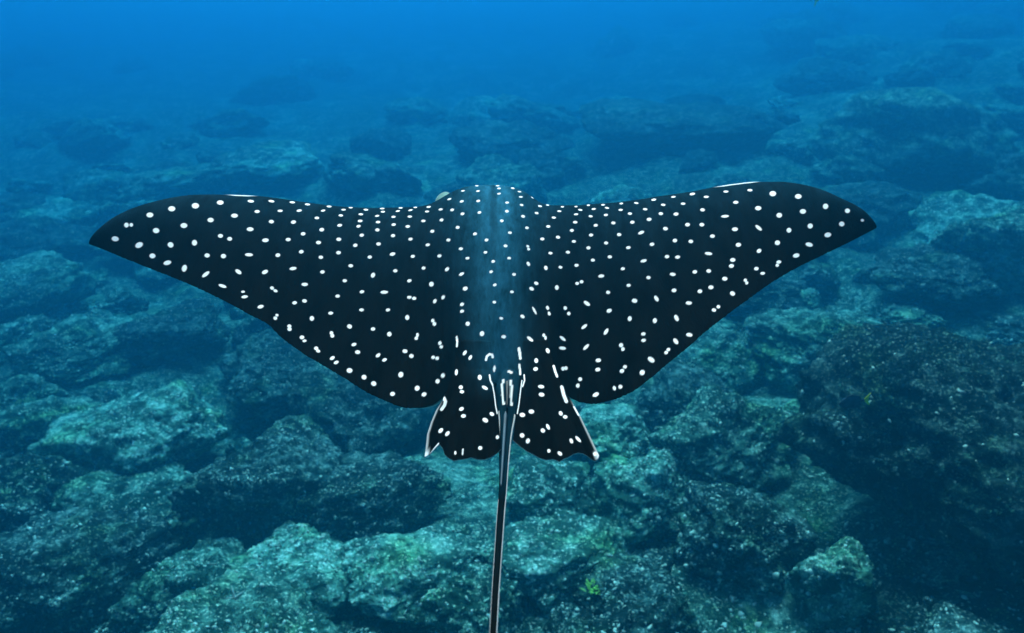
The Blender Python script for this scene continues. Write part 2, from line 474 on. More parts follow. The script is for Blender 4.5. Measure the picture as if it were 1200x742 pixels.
# spots of the skin pattern: centre, and where it is not the usual oval, half axes and tilt
SPOTS = {
 R1: [(167,297,19,13,8),(216,237,11,12,0),(237,236,9,10,0),(318,193,18,13,0),(413,166,17,13,0),(516,153,17,13,0),(624,139,16,11,0),(757,133,15,7,5),
      (345,261,17,13,5),(466,239,17,13,0),(582,215,16,12,0),(686,196,16,10,0),(271,324,19,13,-25),(408,323,15,13,25),(512,314,13,14,0),(625,284,12,10,0),
      (665,297,13,10,0),(754,255,17,10,0),(329,371,16,12,0),(394,401,19,11,-15),(468,425,13,17,15),(567,369,13,11,0),(638,372,13,11,0),(749,366,19,8,2),
      (561,451,22,9,-38),(703,440,18,9,35),(634,502,21,8,18),(723,527,9,6,0),(730,549,17,7,-8)],
 R2: [(5,178),(67,133,15,6,8),(158,138,13,5,5),(224,147,13,4.5,5),(318,156,12,4,3),(381,170,11,4,0),(412,161,10,3,0),(478,170,12,4,5),(549,165,11,3.5,0),(629,162,10,3.2,0),(693,160,9,3,0),(751,158,10,4,-5),
      (105,175),(188,174),(292,174),(369,195),(456,190),(527,197),(552,179),(598,201),(617,176),(669,200),(672,172),(744,178),(803,169),(841,124),(900,88),(895,134),(853,171),(898,188),
      (67,222),(163,224),(265,206),(364,238),(453,219),(446,242),(531,224),(599,235),(660,243),(728,219),(807,215),(877,247),
      (41,303,17,9,-5),(140,300),(205,275),(286,257),(272,313),(360,299),(460,281),(432,325),(528,258),(533,319),(596,283),(672,298),(747,323),(767,264),(837,302),(891,340),
      (95,368),(197,353),(282,377),(359,357),(495,376),(594,363,15,8,-15),(682,373),(798,371),(920,381),
      (39,441,17,10,-25),(161,426,19,8,-8),(289,441),(412,414),(386,479),(509,455,10,13,25),(606,436),(667,479),(729,424),(763,494,12,11,0),(831,429,11,8,-40),(894,450,14,7,-25),
      (70,511,10,8,20),(85,523,11,7,20),(212,495,16,8,0),(168,575),(211,567),(355,546),(461,527),(558,529,18,8,-3),(667,551,11,8,0),(688,556,10,8,0),(778,568,11,8,-55),(814,551,11,8,-55),(910,513,12,10,-20),
      (20,592,16,8,-15),(84,642,10,9,0),(91,629,8,7,0),(243,643,11,12,0),(325,620),(459,606),(574,606),(658,639,10,12,0),(769,653,9,9,0),(776,667,9,10,0),(896,582,11,8,-25),(896,612,11,8,-15),
      (145,677,10,9,0),(146,690,10,9,0),(407,678,13,11,20),(509,689),(921,666,10,10,0)],
 R6: [(200,243,12,9,-10),(211,258,10,7,-10),(262,291,11,9,20),(270,302,11,8,20),(328,224,9,9,0),(332,236,10,9,20),(332,333,14,8,-30),(349,352,13,8,-25),(407,387,14,12,0),(470,416,13,11,15),
      (512,444,13,12,20),(594,489,13,10,-15),(426,274,13,8,-20),(442,307,13,9,0),(580,229,11,12,0),(531,321,13,8,-40),(559,341,12,8,-25),(648,303,12,9,10),(676,324,11,9,10),
      (702,233,7,10,0),(697,247,9,9,0),(800,268,8,9,0),(806,284,9,8,0),(771,330,10,8,0),(788,334,10,8,0),(630,405,12,14,20),(701,464,12,12,-40),(731,491,12,10,-20),(790,434,10,11,10),(813,409,10,10,0)],
 R3: [(332,75,9,3,0),(435,75,10,3,0),(442,88,10,4,0),(510,87,10,4,10),(338,101),(442,114),(543,104),(550,130),(608,132,9,5,30),(339,150),(482,158),(554,170),(645,176),(345,207),(481,201),
      (561,226),(628,210),(456,248),(580,283),(323,313),(380,343),(496,307),(375,404),(474,372),(584,374,8,7,30),(588,388,9,7,30),(413,449),(403,500),(492,433),(587,461,8,13,-25),(516,513),(421,565),
      (506,600),(603,584,13,9,25),(626,557,13,9,25),(419,650),(453,730),(558,721,13,9,35),(617,692,24,5.5,62)],
 R4: [(48,161,9,5,15),(84,156,8,3.5,5),(151,164,9,3.5,0),(34,192),(112,213),(137,184),(213,163,8,3.2,0),(213,198),(209,234),(232,178),(269,157,8,3.2,0),(87,253),(60,310),(131,302),(194,271),(279,207),(293,174),(302,248),
      (335,155,9,3.5,0),(348,201),(353,169),(382,237),(203,321),(281,292),(97,374),(176,370),(269,350),(349,328),(408,290),(76,441,9,11,-20),(142,438),(215,429),(289,406),(366,391),(450,349),(508,281,16,8,-20),
      (468,234),(457,195),(415,178),(418,149,9,4,-5),(486,147),(526,175),(544,221),(565,132,12,5,-8),(608,155),(597,195),(654,119),(666,197),(698,150),(740,106,14,6,-10),(803,119),(786,178),(892,95),(888,207,20,7,-3),
      (718,245),(783,245),(618,263),(557,334),(661,317),(733,321),(831,297),(519,409,16,7,-12),(625,390),(673,392),(813,376,20,7,8),(425,445),(327,478,16,8,-5),(541,485),(651,470,15,8,8),(751,459),(814,455),(887,490),
      (923,405),(917,432),(451,520),(358,552),(218,511,10,8,0),(238,504,10,8,0),(126,530,9,13,0),(262,602,18,9,35),(478,590,15,10,10),(577,580,17,9,55),(657,543),(774,547),(824,529),(922,557,14,10,30),
      (84,622,7,11,-20),(91,648,7,11,-20),(164,623,9,10,-30),(180,648,9,10,0),(363,635,13,10,-20),(456,671,10,12,0),(570,680,10,13,0),(668,668,17,9,62),(724,600,15,8,5),(838,632,11,8,20),(858,617,10,8,20)],
 R5: [(178,199),(248,139),(361,156,19,14,0),(487,170,18,13,0),(622,219,16,15,20),(730,241,14,13,0),(804,288,9,9,0),(289,228,17,12,0),(393,263,16,14,0),(510,244,17,13,0),(174,332,16,11,0),(291,325,23,9,40),
      (441,337,14,14,0),(546,316,16,14,-20),(702,306,16,15,0),(191,409,16,11,0),(293,439,14,11,-30),(384,399,15,13,0),(541,408,20,12,15),(633,360,19,13,-8),(280,527,13,9,0),(311,550,13,8,0),(391,494,13,9,0),
      (383,510,10,9,0),(477,462,18,12,-12),(225,584,9,9,0),(232,597,8,9,-20)],
 R8: [(203,196,18,7.5,-38),(298,218,18,8,-58),(460,228,11,8,0),(461,256,11,8,0),(109,248,18,7,38),(108,290,17,8,5),(211,285,20,7.5,-45),(363,277,10,10,0),(371,294,9,10,0),(264,343,13,9,0),(262,383,13,9,-5),
      (110,379,8,10,0),(123,377,9,9,0),(185,425,9,10,20),(175,453,9,11,15),(253,492,16,10,-25),(334,464,8,11,-20),(360,458,10,10,20),(367,389,11,9,-20),(380,371,10,8,0),(494,340,20,10,35),(455,396,13,12,-35),
      (559,309,9,8,0),(569,296,9,8,0),(601,260,18,9,52),(660,232,15,8,10)],
 R7: [(250,130,14,8,-55),(275,151,13,8,-60),(328,43,12,13,20),(426,57,12,9,0),(546,67,19,8,38),(608,50,7,9,0),(616,62,6,10,0),(212,218,8,17,5),(232,286,11,10,0),(237,306,11,9,0),(235,384,13,9,-25),(244,416,13,9,0),
      (318,241,10,14,-5),(341,288,17,8,28),(343,435,15,10,30),(373,407,12,9,30),(384,202,6,17,5),(456,217,12,6,42),(574,165,10,13,0),(571,203,13,9,-15),(596,283,16,9,5),(598,319,15,10,5),(626,120,9,14,-25),
      (552,396,14,11,0),(511,411,15,11,0),(510,504,12,11,0),(536,529,10,14,25),(604,482,12,11,40),(627,465,8,16,-25),(631,574,8,10,0),(681,586,13,9,40),(685,404,9,12,-25),(705,420,11,9,0),(733,529,9,13,-20),
      (764,521,21,8,48),(398,512,9,9,0),(320,561,10,10,0),(207,583,5,10,0),(141,482,15,9,-48),(171,496,15,9,-50),(840,588,9,11,0)],
}
# pale strokes of the pattern: polyline and half width (zoomed pixels)
STROKES = [
 (R7, [(213,58),(216,80),(214,100)], 5), (R7, [(346,162),(350,146),(362,136),(374,138),(376,150)], 6), (R7, [(495,110),(499,130),(502,155)], 7), (R7, [(497,184),(500,205),(501,226)], 5.5),
 (R7, [(362,230),(366,255),(376,275)], 3.5), (R7, [(376,275),(384,320),(390,370),(397,405)], 2.2), (R7, [(519,230),(521,255),(512,282)], 3.2), (R7, [(509,255),(503,300),(496,360),(488,405)], 2.2),
 (R7, [(425,254),(419,275),(419,320),(427,362)], 4.5), (R7, [(455,254),(462,280),(459,330),(462,366)], 5), (R7, [(653,190),(660,215),(668,236)], 6), (R7, [(690,285),(698,320),(710,350)], 9),
 (R7, [(155,334),(163,350),(158,368),(145,386)], 8), (R7, [(131,541),(112,563),(95,586)], 3), (R7, [(242,566),(240,590)], 3), (R7, [(745,375),(765,412)], 3.5),
]
sp = []
for (x0, y0, k), lst in SPOTS.items():
    for s in lst:
        px, py = x0 + s[0] / k, y0 + s[1] / k
        d = abs(px - 585) / 440
        if len(s) > 2:
            a, b, an = s[2] / k, s[3] / k, math.radians(s[4])
        else:
            top = float(fT(px))
            a = 2.45 + 1.5 * d
            b = (1.7 + 1.15 * d) * min(1.0, 0.42 + max(py - top, 0) / 48)
            an = math.radians(rnd.uniform(-8, 8)) + (-0.12 if px < 585 else 0.10) * (1 - d)
        sp.append((px, py, a * 0.83 * rnd.uniform(.93, 1.06), b * 0.83 * rnd.uniform(.93, 1.06), an))
def spot_values(px, py):
    val = np.zeros_like(px)
    for x, y, a, b, an in sp:
        m = (np.abs(px - x) < 9) & (np.abs(py - y) < 9)
        if not m.any(): continue
        dx, dy = px[m] - x, py[m] - y
        c, s = math.cos(an), math.sin(an)
        d = np.hypot((dx * c + dy * s) / a, (-dx * s + dy * c) / b)
        val[m] = np.maximum(val[m], np.clip((1.14 - d) / 0.28, 0, 1))
    for (x0, y0, k), pts, hw in STROKES:
        pts = [(x0 + p[0] / k, y0 + p[1] / k) for p in pts]
        hw = hw / k * 0.82
        xs = [p[0] for p in pts]; ys = [p[1] for p in pts]
        m = (px > min(xs) - 4) & (px < max(xs) + 4) & (py > min(ys) - 4) & (py < max(ys) + 4)
        if not m.any(): continue
        X, Yp = px[m], py[m]
        dd = np.full(X.shape, 99.0)
        for (ax, ay), (bx, by) in zip(pts[:-1], pts[1:]):
            L = (bx - ax) ** 2 + (by - ay) ** 2
            t = np.clip(((X - ax) * (bx - ax) + (Yp - ay) * (by - ay)) / L, 0, 1)
            dd = np.minimum(dd, np.hypot(X - ax - t * (bx - ax), Yp - ay - t * (by - ay)))
        val[m] = np.maximum(val[m], np.clip((hw + 0.25 - dd) / 0.5, 0, 1))
    return val

NCOL = 1150
cx = np.linspace(104, 1027.5, NCOL)
NU, NFR, NL = 310, 18, 26
w_up = np.concatenate([np.linspace(1, 0, NU, endpoint=False)])
wend = pchip([104, 130, 250, 420, 500, 540, 580, 620, 665, 740, 880, 1000, 1027.5], [-.02, -.06, -.14, -.18, -.20, -.33, -.37, -.33, -.20, -.18, -.14, -.06, -.02])(cx)
fr = np.linspace(0, 1, NFR)
W = np.concatenate([np.repeat(w_up[:, None], NCOL, 1), fr[:, None] * wend[None, :]], 0)       # upper rows, trailing -> leading
PX = np.repeat(cx[None, :], W.shape[0], 0)
rag = np.array([noise.noise(Vector((x * 0.35, 0, 0))) + 0.6 * noise.noise(Vector((x * 0.11, 5, 0))) for x in cx]) * 0.8
rag *= np.clip(np.minimum(cx - 125, 1008 - cx) / 40, 0, 1) * (1 - g(cx - 590, 60))
top, bot = fT(cx), fB(cx)
PY = top[None, :] + (bot - top)[None, :] * fpix(W) + (rag[None, :] * np.clip((W - 0.93) / 0.07, 0, 1))
DY = disc_depth(PX, W)
X, Y, Z = rat(PX, PY, DY)
up = np.stack([X, Y, Z], -1)
# underside: the same outline lowered by the body's thickness
T0 = pchip([104, 160, 300, 440, 520, 560, 600, 645, 720, 860, 980, 1027.5], [.003, .012, .026, .05, .12, .17, .17, .12, .05, .026, .012, .003])(cx)
sl = np.linspace(1, 0, NL + 2)[1:-1]                   # leading -> trailing
Wl = wend[None, :] + (1 - wend[None, :]) * (1 - sl[:, None])
PYl = top[None, :] + (bot - top)[None, :] * fpix(Wl)
Xl, Yl, Zl = rat(np.repeat(cx[None, :], NL, 0), PYl, disc_depth(np.repeat(cx[None, :], NL, 0), Wl))
Zl = Zl - RS * T0[None, :] * (4 * sl * (1 - sl))[:, None] ** 0.6
rows = np.concatenate([up, np.stack([Xl, Yl, Zl], -1)], 0)
NR = rows.shape[0]
for c in (0, NCOL - 1): rows[:, c] = rows[:, c].mean(0)
ids = np.arange(NR * NCOL).reshape(NR, NCOL)
nx = np.roll(ids, -1, 0)
quads = np.stack([ids[:, :-1], ids[:, 1:], nx[:, 1:], nx[:, :-1]], -1).reshape(-1, 4)
pig = np.zeros((NR, NCOL))
vis = slice(0, NU)
pig[vis] = spot_values(PX[vis].copy(), PY[vis].copy())
bel = np.zeros((NR, NCOL))
bel[NU + NFR + 1:] = 1.0
# the white underside wraps over the leading edge in two places
for x0, x1 in ((262, 304), (834, 893)):
    e = np.clip(np.minimum(cx - x0, x1 - cx) / 14, 0, 1)
    dpx = PY - top[None, :]
    bel[:NU + NFR] = np.maximum(bel[:NU + NFR], np.clip((1.3 * e[None, :] - dpx) / 0.6, 0, 1) * (e[None, :] > 0))
sheen_tint = np.zeros((NR, NCOL))  # blue sheen on head and back, painted into the skin colour, weaker along mid groove
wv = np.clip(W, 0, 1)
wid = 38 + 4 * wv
sheen_tint[:NU + NFR] = (0.95 * g(PX - 580, wid) * np.exp(-(wv / 0.62) ** 2) * (1 - 0.55 * g(PX - 578, 5) * (wv < .8)) + 0.42 * g(PX - 582, 26) * np.clip(wv * 1.5, 0, 1)
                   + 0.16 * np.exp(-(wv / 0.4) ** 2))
ray = empty('eagle_ray', Vector(tuple(np.array(rat(585., 440., 1.40)) - np.array((0, 0, 0.03)))))
tag(ray, 'black eagle ray covered in white spots gliding over the reef with wings spread', 'ray')
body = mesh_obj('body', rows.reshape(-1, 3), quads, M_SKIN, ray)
set_attr(body, 'pigment', pig); set_attr(body, 'belly', bel); set_attr(body, 'sheen_tint', sheen_tint)

def disc_Y_at(px, py):
    t_, b_ = fT(px), fB(px)
    fr_ = np.clip((py - t_) / (b_ - t_), 0, 1.3)
    a = fr_ * (math.sqrt(1 + CW * CW) - CW) + CW
    return disc_depth(px, np.sqrt(np.maximum(a * a - CW * CW, 0)))

def pelvic(inner, outer, rear, label):
    na, nb = 130, 200
    A, B = np.meshgrid(np.linspace(0, 1, na), np.linspace(0, 1, nb))
    fi, fo, fr_ = polyline(inner), polyline(outer), polyline(rear)
    P = fi(B) * (1 - A[..., None]) + fo(B) * A[..., None]
    end = fi(np.ones(1))[0] * (1 - A[..., None]) + fo(np.ones(1))[0] * A[..., None]
    P = P + (fr_(A) - end) * (B ** 2.2)[..., None]
    px, py = P[..., 0], P[..., 1]
    Yd = disc_Y_at(px, np.minimum(py, 445)) - 0.004
    Yf = np.interp(py, [385, 400, 420, 445, 475, 505, 540], [1.52, 1.48, 1.42, 1.35, 1.28, 1.21, 1.14])
    k = np.clip((py - 392) / 40, 0, 1)
    Yd = np.where(py < 400, Yd + 0.02 * np.clip((400 - py) / 8, 0, 1), Yd)
    Yy = Yd * (1 - k) + np.minimum(Yf, Yd) * k
    # a gentle fold along the fin rays
    Yy = Yy - 0.006 * np.sin(A * 14) * B
    x, y, z = rat(px, py, Yy)
    upv = np.stack([x, y, z], -1)
    th = 0.006 * (1 - B) ** 0.7 * (4 * A * (1 - A)) ** 0.5 + 0.0015
    lo = upv - np.stack([0 * th, 0 * th, th], -1)
    n = na * nb
    i = np.arange(n).reshape(nb, na)
    q = np.stack([i[:-1, :-1], i[1:, :-1], i[1:, 1:], i[:-1, 1:]], -1).reshape(-1, 4)
    q2 = q[:, ::-1] + n
    ring = np.concatenate([i[0, :-1], i[:-1, -1], i[-1, :0:-1], i[:0:-1, 0]])
    rn = np.roll(ring, -1)
    side = np.stack([ring, rn, rn + n, ring + n], -1)
    o = mesh_obj('pelvic_fin', np.concatenate([upv.reshape(-1, 3), lo.reshape(-1, 3)]), np.concatenate([q, q2, side]), M_SKIN, ray)
    v = spot_values(px.ravel().copy(), py.ravel().copy())
    rim = np.clip((A - 0.965) / 0.02, 0, 1) * np.clip((B - 0.52) / 0.1, 0, 1) * 0.45 
    tip = np.clip((A - 0.93) / 0.05, 0, 1) * np.clip((B - 0.93) / 0.05, 0, 1)
    bl = np.maximum(rim, tip).ravel()
    z0 = np.zeros(n)
    set_attr(o, 'pigment', np.concatenate([v, z0])); set_attr(o, 'belly', np.concatenate([bl, z0 + 1])); set_attr(o, 'sheen_tint', np.concatenate([0.42 * g(px - 582, 26).ravel() * np.clip((470 - py.ravel()) / 50, 0, 1), z0]))  # the painted back sheen carries on over the fin base
    return o

pelvic([(575, 400), (578, 440), (584, 485), (587, 526)],
       [(534, 394), (533, 429), (526, 452), (519, 468), (511, 481), (505, 495), (500.5, 509), (499.5, 520), (497.6, 535)],
       [(587, 526), (582, 531), (576, 535), (568, 538), (560, 538), (552, 535.5), (547, 537), (539, 538), (531.7, 539.5), (526, 536.5), (521, 532), (519, 525), (515, 520), (510, 525), (504.6, 531), (501, 534), (497.6, 535.5)], None)
pelvic([(613, 400), (609, 440), (605, 485), (601, 515)],
       [(638, 392), (645.5, 413.6), (652, 435), (659, 453), (670, 470), (680, 487), (687, 501.5), (695, 518), (702, 533)],
       [(601, 515), (609, 522), (617, 528), (625, 532), (632, 536), (640, 538.5), (648, 537.5), (656, 540.5), (661, 537), (666, 535.5), (672, 531.5), (678, 530), (683, 531), (687, 533), (692, 537), (697, 540), (700.5, 538), (702, 534)], None)

# the tail: a tapered tube from inside the back of the body to well behind the camera
TC = [(410, 593, 26), (430, 593.5, 23), (441, 594, 20), (460, 594.2, 15.5), (475, 594.2, 12.6), (490, 594.0, 10.3), (510, 592.4, 8), (530, 591.3, 6.6), (555, 590.3, 5.4), (572, 589.6, 4.9),
      (600, 587.2, 4.8), (640, 584.4, 4.7), (690, 581.0, 4.6), (742, 578.0, 4.6), (800, 574, 4.6)]
py_ = np.concatenate([np.linspace(412, 800, 420)])
ty, tx, tr = zip(*TC)
ftx, ftr = pchip(ty, tx), pchip(ty, tr)
tY = pchip([405, 430, 450, 475, 500, 530, 575, 640, 742, 800], [1.52, 1.44, 1.375, 1.315, 1.25, 1.175, 1.075, 0.935, 0.755, 0.67])(py_)
cX, cY, cZ = rat(ftx(py_), py_, tY)
rad = ftr(py_) / F * (cY * CP - (cZ - CAMZ) * SP)
# carry the tail on behind the camera, thinning to a whip
ext = 60
ex = np.linspace(0, 1, ext + 1)[1:]
dX, dY, dZ = cX[-1] - cX[-8], cY[-1] - cY[-8], cZ[-1] - cZ[-8]
L = math.sqrt(dX * dX + dY * dY + dZ * dZ)
eX, eY, eZ = cX[-1] + dX / L * ex * 0.75, cY[-1] + dY / L * ex * 0.75, cZ[-1] + dZ / L * ex * 0.75 * 0.4
cX, cY, cZ = np.concatenate([cX, eX]), np.concatenate([cY, eY]), np.concatenate([cZ, eZ])
rad = np.concatenate([rad, rad[-1] * (1 - 0.85 * ex)])
pyx = np.concatenate([py_, np.full(ext, 900.)])
NS = 48
ang = np.linspace(0, 2 * math.pi, NS, endpoint=False)          # 0 = right, pi/2 = up
flat = np.interp(pyx, [410, 440, 480, 520, 900], [0.35, 0.42, 0.6, 0.85, 0.9])
tv = np.stack([cX[:, None] + rad[:, None] * np.cos(ang), np.repeat(cY[:, None], NS, 1) + 0 * ang, cZ[:, None] + (rad * flat)[:, None] * np.sin(ang)], -1)
ti = np.arange(len(cX) * NS).reshape(-1, NS)
tf = np.stack([ti[:-1], np.roll(ti[:-1], -1, 1), np.roll(ti[1:], -1, 1), ti[1:]], -1).reshape(-1, 4)
tail = mesh_obj('tail', tv.reshape(-1, 3), tf, M_SKIN, ray)
deg = np.degrees(ang)[None, :]
pm = pyx[:, None]
r_line = (np.abs(deg - 24) < np.interp(pm, [480, 500, 560, 600, 742], [7, 13, 13, 10, 9])) & (pm > 488)
l_line = (np.abs(deg - 159) < np.interp(pm, [480, 520, 560, 600, 742], [9, 10, 7, 8, 8])) & (((pm > 485) & (pm < 526)) | (pm > 587))
tp = (r_line | l_line).astype(float)
spv = np.zeros_like(tp)
U = np.array(tv)
q_ = U - np.array((0, 0, CAMZ)); dd_ = q_[..., 1] * CP - q_[..., 2] * SP
tpx, tpy = 600 + F * q_[..., 0] / dd_, 371 - F * (q_[..., 1] * SP + q_[..., 2] * CP) / dd_
topside = (np.sin(ang)[None, :] > 0) & (pm < 492)
spv = spot_values(tpx.ravel().copy(), tpy.ravel().copy()).reshape(tpx.shape) * topside
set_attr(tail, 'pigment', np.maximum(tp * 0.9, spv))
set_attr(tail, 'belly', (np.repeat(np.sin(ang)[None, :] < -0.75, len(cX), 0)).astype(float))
set_attr(tail, 'sheen_tint', np.interp(pm, [410, 470, 520, 570, 590, 742], [0.40, 0.24, 0.17, 0.17, 0.03, 0.0]) * np.ones_like(deg))

# small dorsal fin at the tail base and the barb behind it
def blade(name, p0, p1, h, th, sheen_tint, pigtop):
    n = 26
    vs = []; pg = []
    for k in range(n):
        t = k / (n - 1)
        c = Vector(p0).lerp(Vector(p1), t)
        hh = h * (math.sin(math.pi * min(1, t * 0.62 + 0.02)) if h > 0.008 else (1 - t) ** 0.5 + 0.05)
        tt = th * (1 - t * 0.6) * (0.25 if k in (0, n - 1) else 1)
        for sx, sz in ((-1, 0), (-0.8, 0.5), (-0.3, 1), (0.3, 1), (0.8, 0.5), (1, 0)):
            vs.append((c.x + sx * tt, c.y - hh * sz * 0.35, c.z + hh * sz)); pg.append(pigtop if sz == 1 else 0)
    fs = []
    for k in range(n - 1):
        for j in range(6):
            a, b = k * 6 + j, k * 6 + (j + 1) % 6
            fs.append((a, b, b + 6, a + 6))
    fs += [tuple(range(5, -1, -1)), tuple(range((n - 1) * 6, n * 6))]
    o = mesh_obj(name, vs, fs, M_SKIN, ray)
    set_attr(o, 'pigment', pg); set_attr(o, 'belly', [0] * len(vs)); set_attr(o, 'sheen_tint', [sheen_tint] * len(vs))
    return o
a0, a1 = rat(594.3, 446., 1.372), rat(594.3, 486., 1.275)
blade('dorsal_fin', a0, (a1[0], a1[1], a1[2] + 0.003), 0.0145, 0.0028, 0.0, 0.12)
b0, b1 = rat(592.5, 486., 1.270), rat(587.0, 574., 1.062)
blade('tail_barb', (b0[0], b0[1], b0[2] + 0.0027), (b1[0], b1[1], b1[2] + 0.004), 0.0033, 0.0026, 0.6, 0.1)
# pale cheek showing past the left side of the head
def ellipsoid(name, c, r, rot, mat, parent, sub=4):
    bm = bmesh.new()
    bmesh.ops.create_icosphere(bm, subdivisions=sub, radius=1)
    R = Euler(rot).to_matrix()
    vs = [Vector(c) + R @ Vector((v.co.x * r[0], v.co.y * r[1], v.co.z * r[2])) for v in bm.verts]
    fs = [tuple(v.index for v in f.verts) for f in bm.faces]
    bm.free()
    return mesh_obj(name, vs, fs, mat, parent)
M_PALE = mat_plain('pale_cheek', (0.13, 0.24, 0.21), 0.6, 0.3, 60)
c = rat(519., 234.5, 2.20)
ellipsoid('cheek', c, (0.017, 0.04, 0.008), (0, -0.52, 0.1), M_PALE, ray)
M_EYE = mat_plain('eye_dark', (0.01, 0.01, 0.012), 0.25, 0.2, 60, 0.5)
for s, (ex_, ey_) in ((-1, (523, 242)), (1, (634, 246))):
    ellipsoid('eye', rat(float(ex_), float(ey_), 2.32), (0.009, 0.012, 0.009), (0, 0, 0), M_EYE, ray, 3)

# ------------------------------------------------------------------ fish, sea star, growth
M_FISH = mat_plain('fish_dark', (0.035, 0.075, 0.10), 0.5, 0.3, 40)
M_FTAIL = mat_plain('fish_tail_yellow', (0.55, 0.62, 0.05), 0.5, 0.15, 40)
def fish(loc, length, rotz, roty, label):
    root = empty('reef_fish', loc)
    tag(root, label, 'fish')
    n, m = 26, 16
    vs, fs = [], []
    R = Euler((0, roty, rotz)).to_matrix()
    base = Vector(loc)
    prof = pchip([0, .08, .3, .55, .85, 1], [.02, .13, .25, .23, .06, .045])
    for k in range(n):
        t = k / (n - 1); h = float(prof(t)) * length
        for j in range(m):
            a = 2 * math.pi * j / m
            vs.append(base + R @ Vector((t * length, h * 0.34 * math.cos(a), h * math.sin(a))))
    for k in range(n - 1):
        for j in range(m):
            fs.append((k * m + j, k * m + (j + 1) % m, (k + 1) * m + (j + 1) % m, (k + 1) * m + j))
    fs += [tuple(range(m - 1, -1, -1)), tuple(range((n - 1) * m, n * m))]
    mesh_obj('body', vs, fs, M_FISH, root)
    def fin(name, pts, mat):
        k = len(pts)
        v = [base + R @ Vector((p[0] * length, 0.008 * length, p[1] * length)) for p in pts] + [base + R @ Vector((p[0] * length, -0.008 * length, p[1] * length)) for p in pts]
        f = [tuple(range(k)), tuple(range(2 * k - 1, k - 1, -1))] + [(a, (a + 1) % k, k + (a + 1) % k, k + a) for a in range(k)]
        mesh_obj(name, v, f, mat, root, smooth=False)
    fin('tail_fin', [(.98, .04), (1.1, .17), (1.22, .27), (1.15, .08), (1.13, 0), (1.15, -.08), (1.22, -.27), (1.1, -.17), (.98, -.04)], M_FTAIL)
    fin('dorsal_fin', [(.22, .22), (.3, .30), (.5, .32), (.75, .24), (.86, .05), (.6, .18)], M_FISH)
    fin('anal_fin', [(.45, -.22), (.55, -.29), (.75, -.22), (.86, -.05), (.65, -.16)], M_FISH)
    ellipsoid('eye', base + R @ Vector((.11 * length, -.045 * length, .04 * length)), (.014 * length * 1.5,) * 3, (0, 0, 0), M_EYE, root, 2)
    return root
p = Vector((0, 0, CAMZ)) + pix_dir(983, 474) * 3.6
fish(p, 0.112, 0.12, -0.12, 'small dark reef fish with a yellow-green tail swimming before the overhanging boulder')
p = Vector((0, 0, CAMZ)) + pix_dir(945, -15) * 7.0
fish(p, 0.14, 0.3, 0.75, 'reef fish whose yellow-green tail dips into the open blue water')

dg = bpy.context.evaluated_depsgraph_get()
dg.update()
def cast(px, py):
    o = Vector((0, 0, CAMZ)); d = pix_dir(px, py)
    start = o + d * 2.2 if py > 0 else o
    hit, loc, nor, i, ob, mtx = scene.ray_cast(dg, start, d)
    return loc, nor, ob
M_STAR = mat_plain('sea_star_pale', (0.30, 0.36, 0.30), 0.8, 0.2, 80)
loc, nor, ob = cast(275, 701)
arm = 0.062
vs, fs = [Vector((0, 0, 0.012)), Vector((0, 0, -0.003))], []
NA = 5
for k in range(NA):
    a = 2 * math.pi * k / NA + 0.35
    l = arm * (1 + 0.15 * math.sin(k * 2.3))
    d = Vector((math.cos(a), math.sin(a), 0)); e = Vector((-d.y, d.x, 0))
    a2 = a + math.pi / NA
    b0_ = len(vs)
    vs += [d * l, d * l * 0.55 + e * 0.006, d * l * 0.55 - e * 0.006, d * l * 0.5 + Vector((0, 0, .009)), Vector((math.cos(a2), math.sin(a2), 0)) * 0.011]
for k in range(NA):
    b0_ = 2 + k * 5; pv = 2 + ((k - 1) % NA) * 5 + 4
    T_, Lf, Rt, Md, Nt = b0_, b0_ + 1, b0_ + 2, b0_ + 3, b0_ + 4
    fs += [(T_, Lf, Md), (T_, Md, Rt), (Lf, Nt, 0, Md), (Rt, Md, 0, pv), (T_, Rt, 1), (T_, 1, Lf), (Lf, 1, Nt), (Rt, pv, 1)]
nor = (nor.normalized() + 1.2 * -pix_dir(275, 701)).normalized()
R = nor.to_track_quat('Z', 'Y').to_matrix()
star = mesh_obj('sea_star', [Vector(loc) + nor * 0.012 + R @ v for v in vs], fs, M_STAR)
tag(star, 'pale thin-armed sea star lying on dark rock', 'sea star')

# a curved white sea whip and a bright algae tuft on the rocks right of the tail
loc, nor, ob = cast(653, 580)
vs, fs, NW, NC = [], [], 14, 8
for k in range(NW):
    t = k / (NW - 1)
    c = loc + Vector((0.012 * math.sin(t * 3.0) + 0.022 * t, -0.02 * t, -0.01 + 0.085 * t - 0.012 * t * t))
    rr = 0.0042 * (1 - 0.75 * t)
    vs += [c + Vector((rr * math.cos(2 * math.pi * j / NC), rr * math.sin(2 * math.pi * j / NC), 0)) for j in range(NC)]
fs = [(k * NC + j, k * NC + (j + 1) % NC, (k + 1) * NC + (j + 1) % NC, (k + 1) * NC + j) for k in range(NW - 1) for j in range(NC)] + [tuple(range((NW - 1) * NC, NW * NC))]
tag(mesh_obj('sea_whip', vs, fs, M_STAR), 'short curved white sea whip standing on pale rock', 'sea whip')
loc, nor, ob = cast(697, 690)
vs, fs = [], []
rt = random.Random(21)
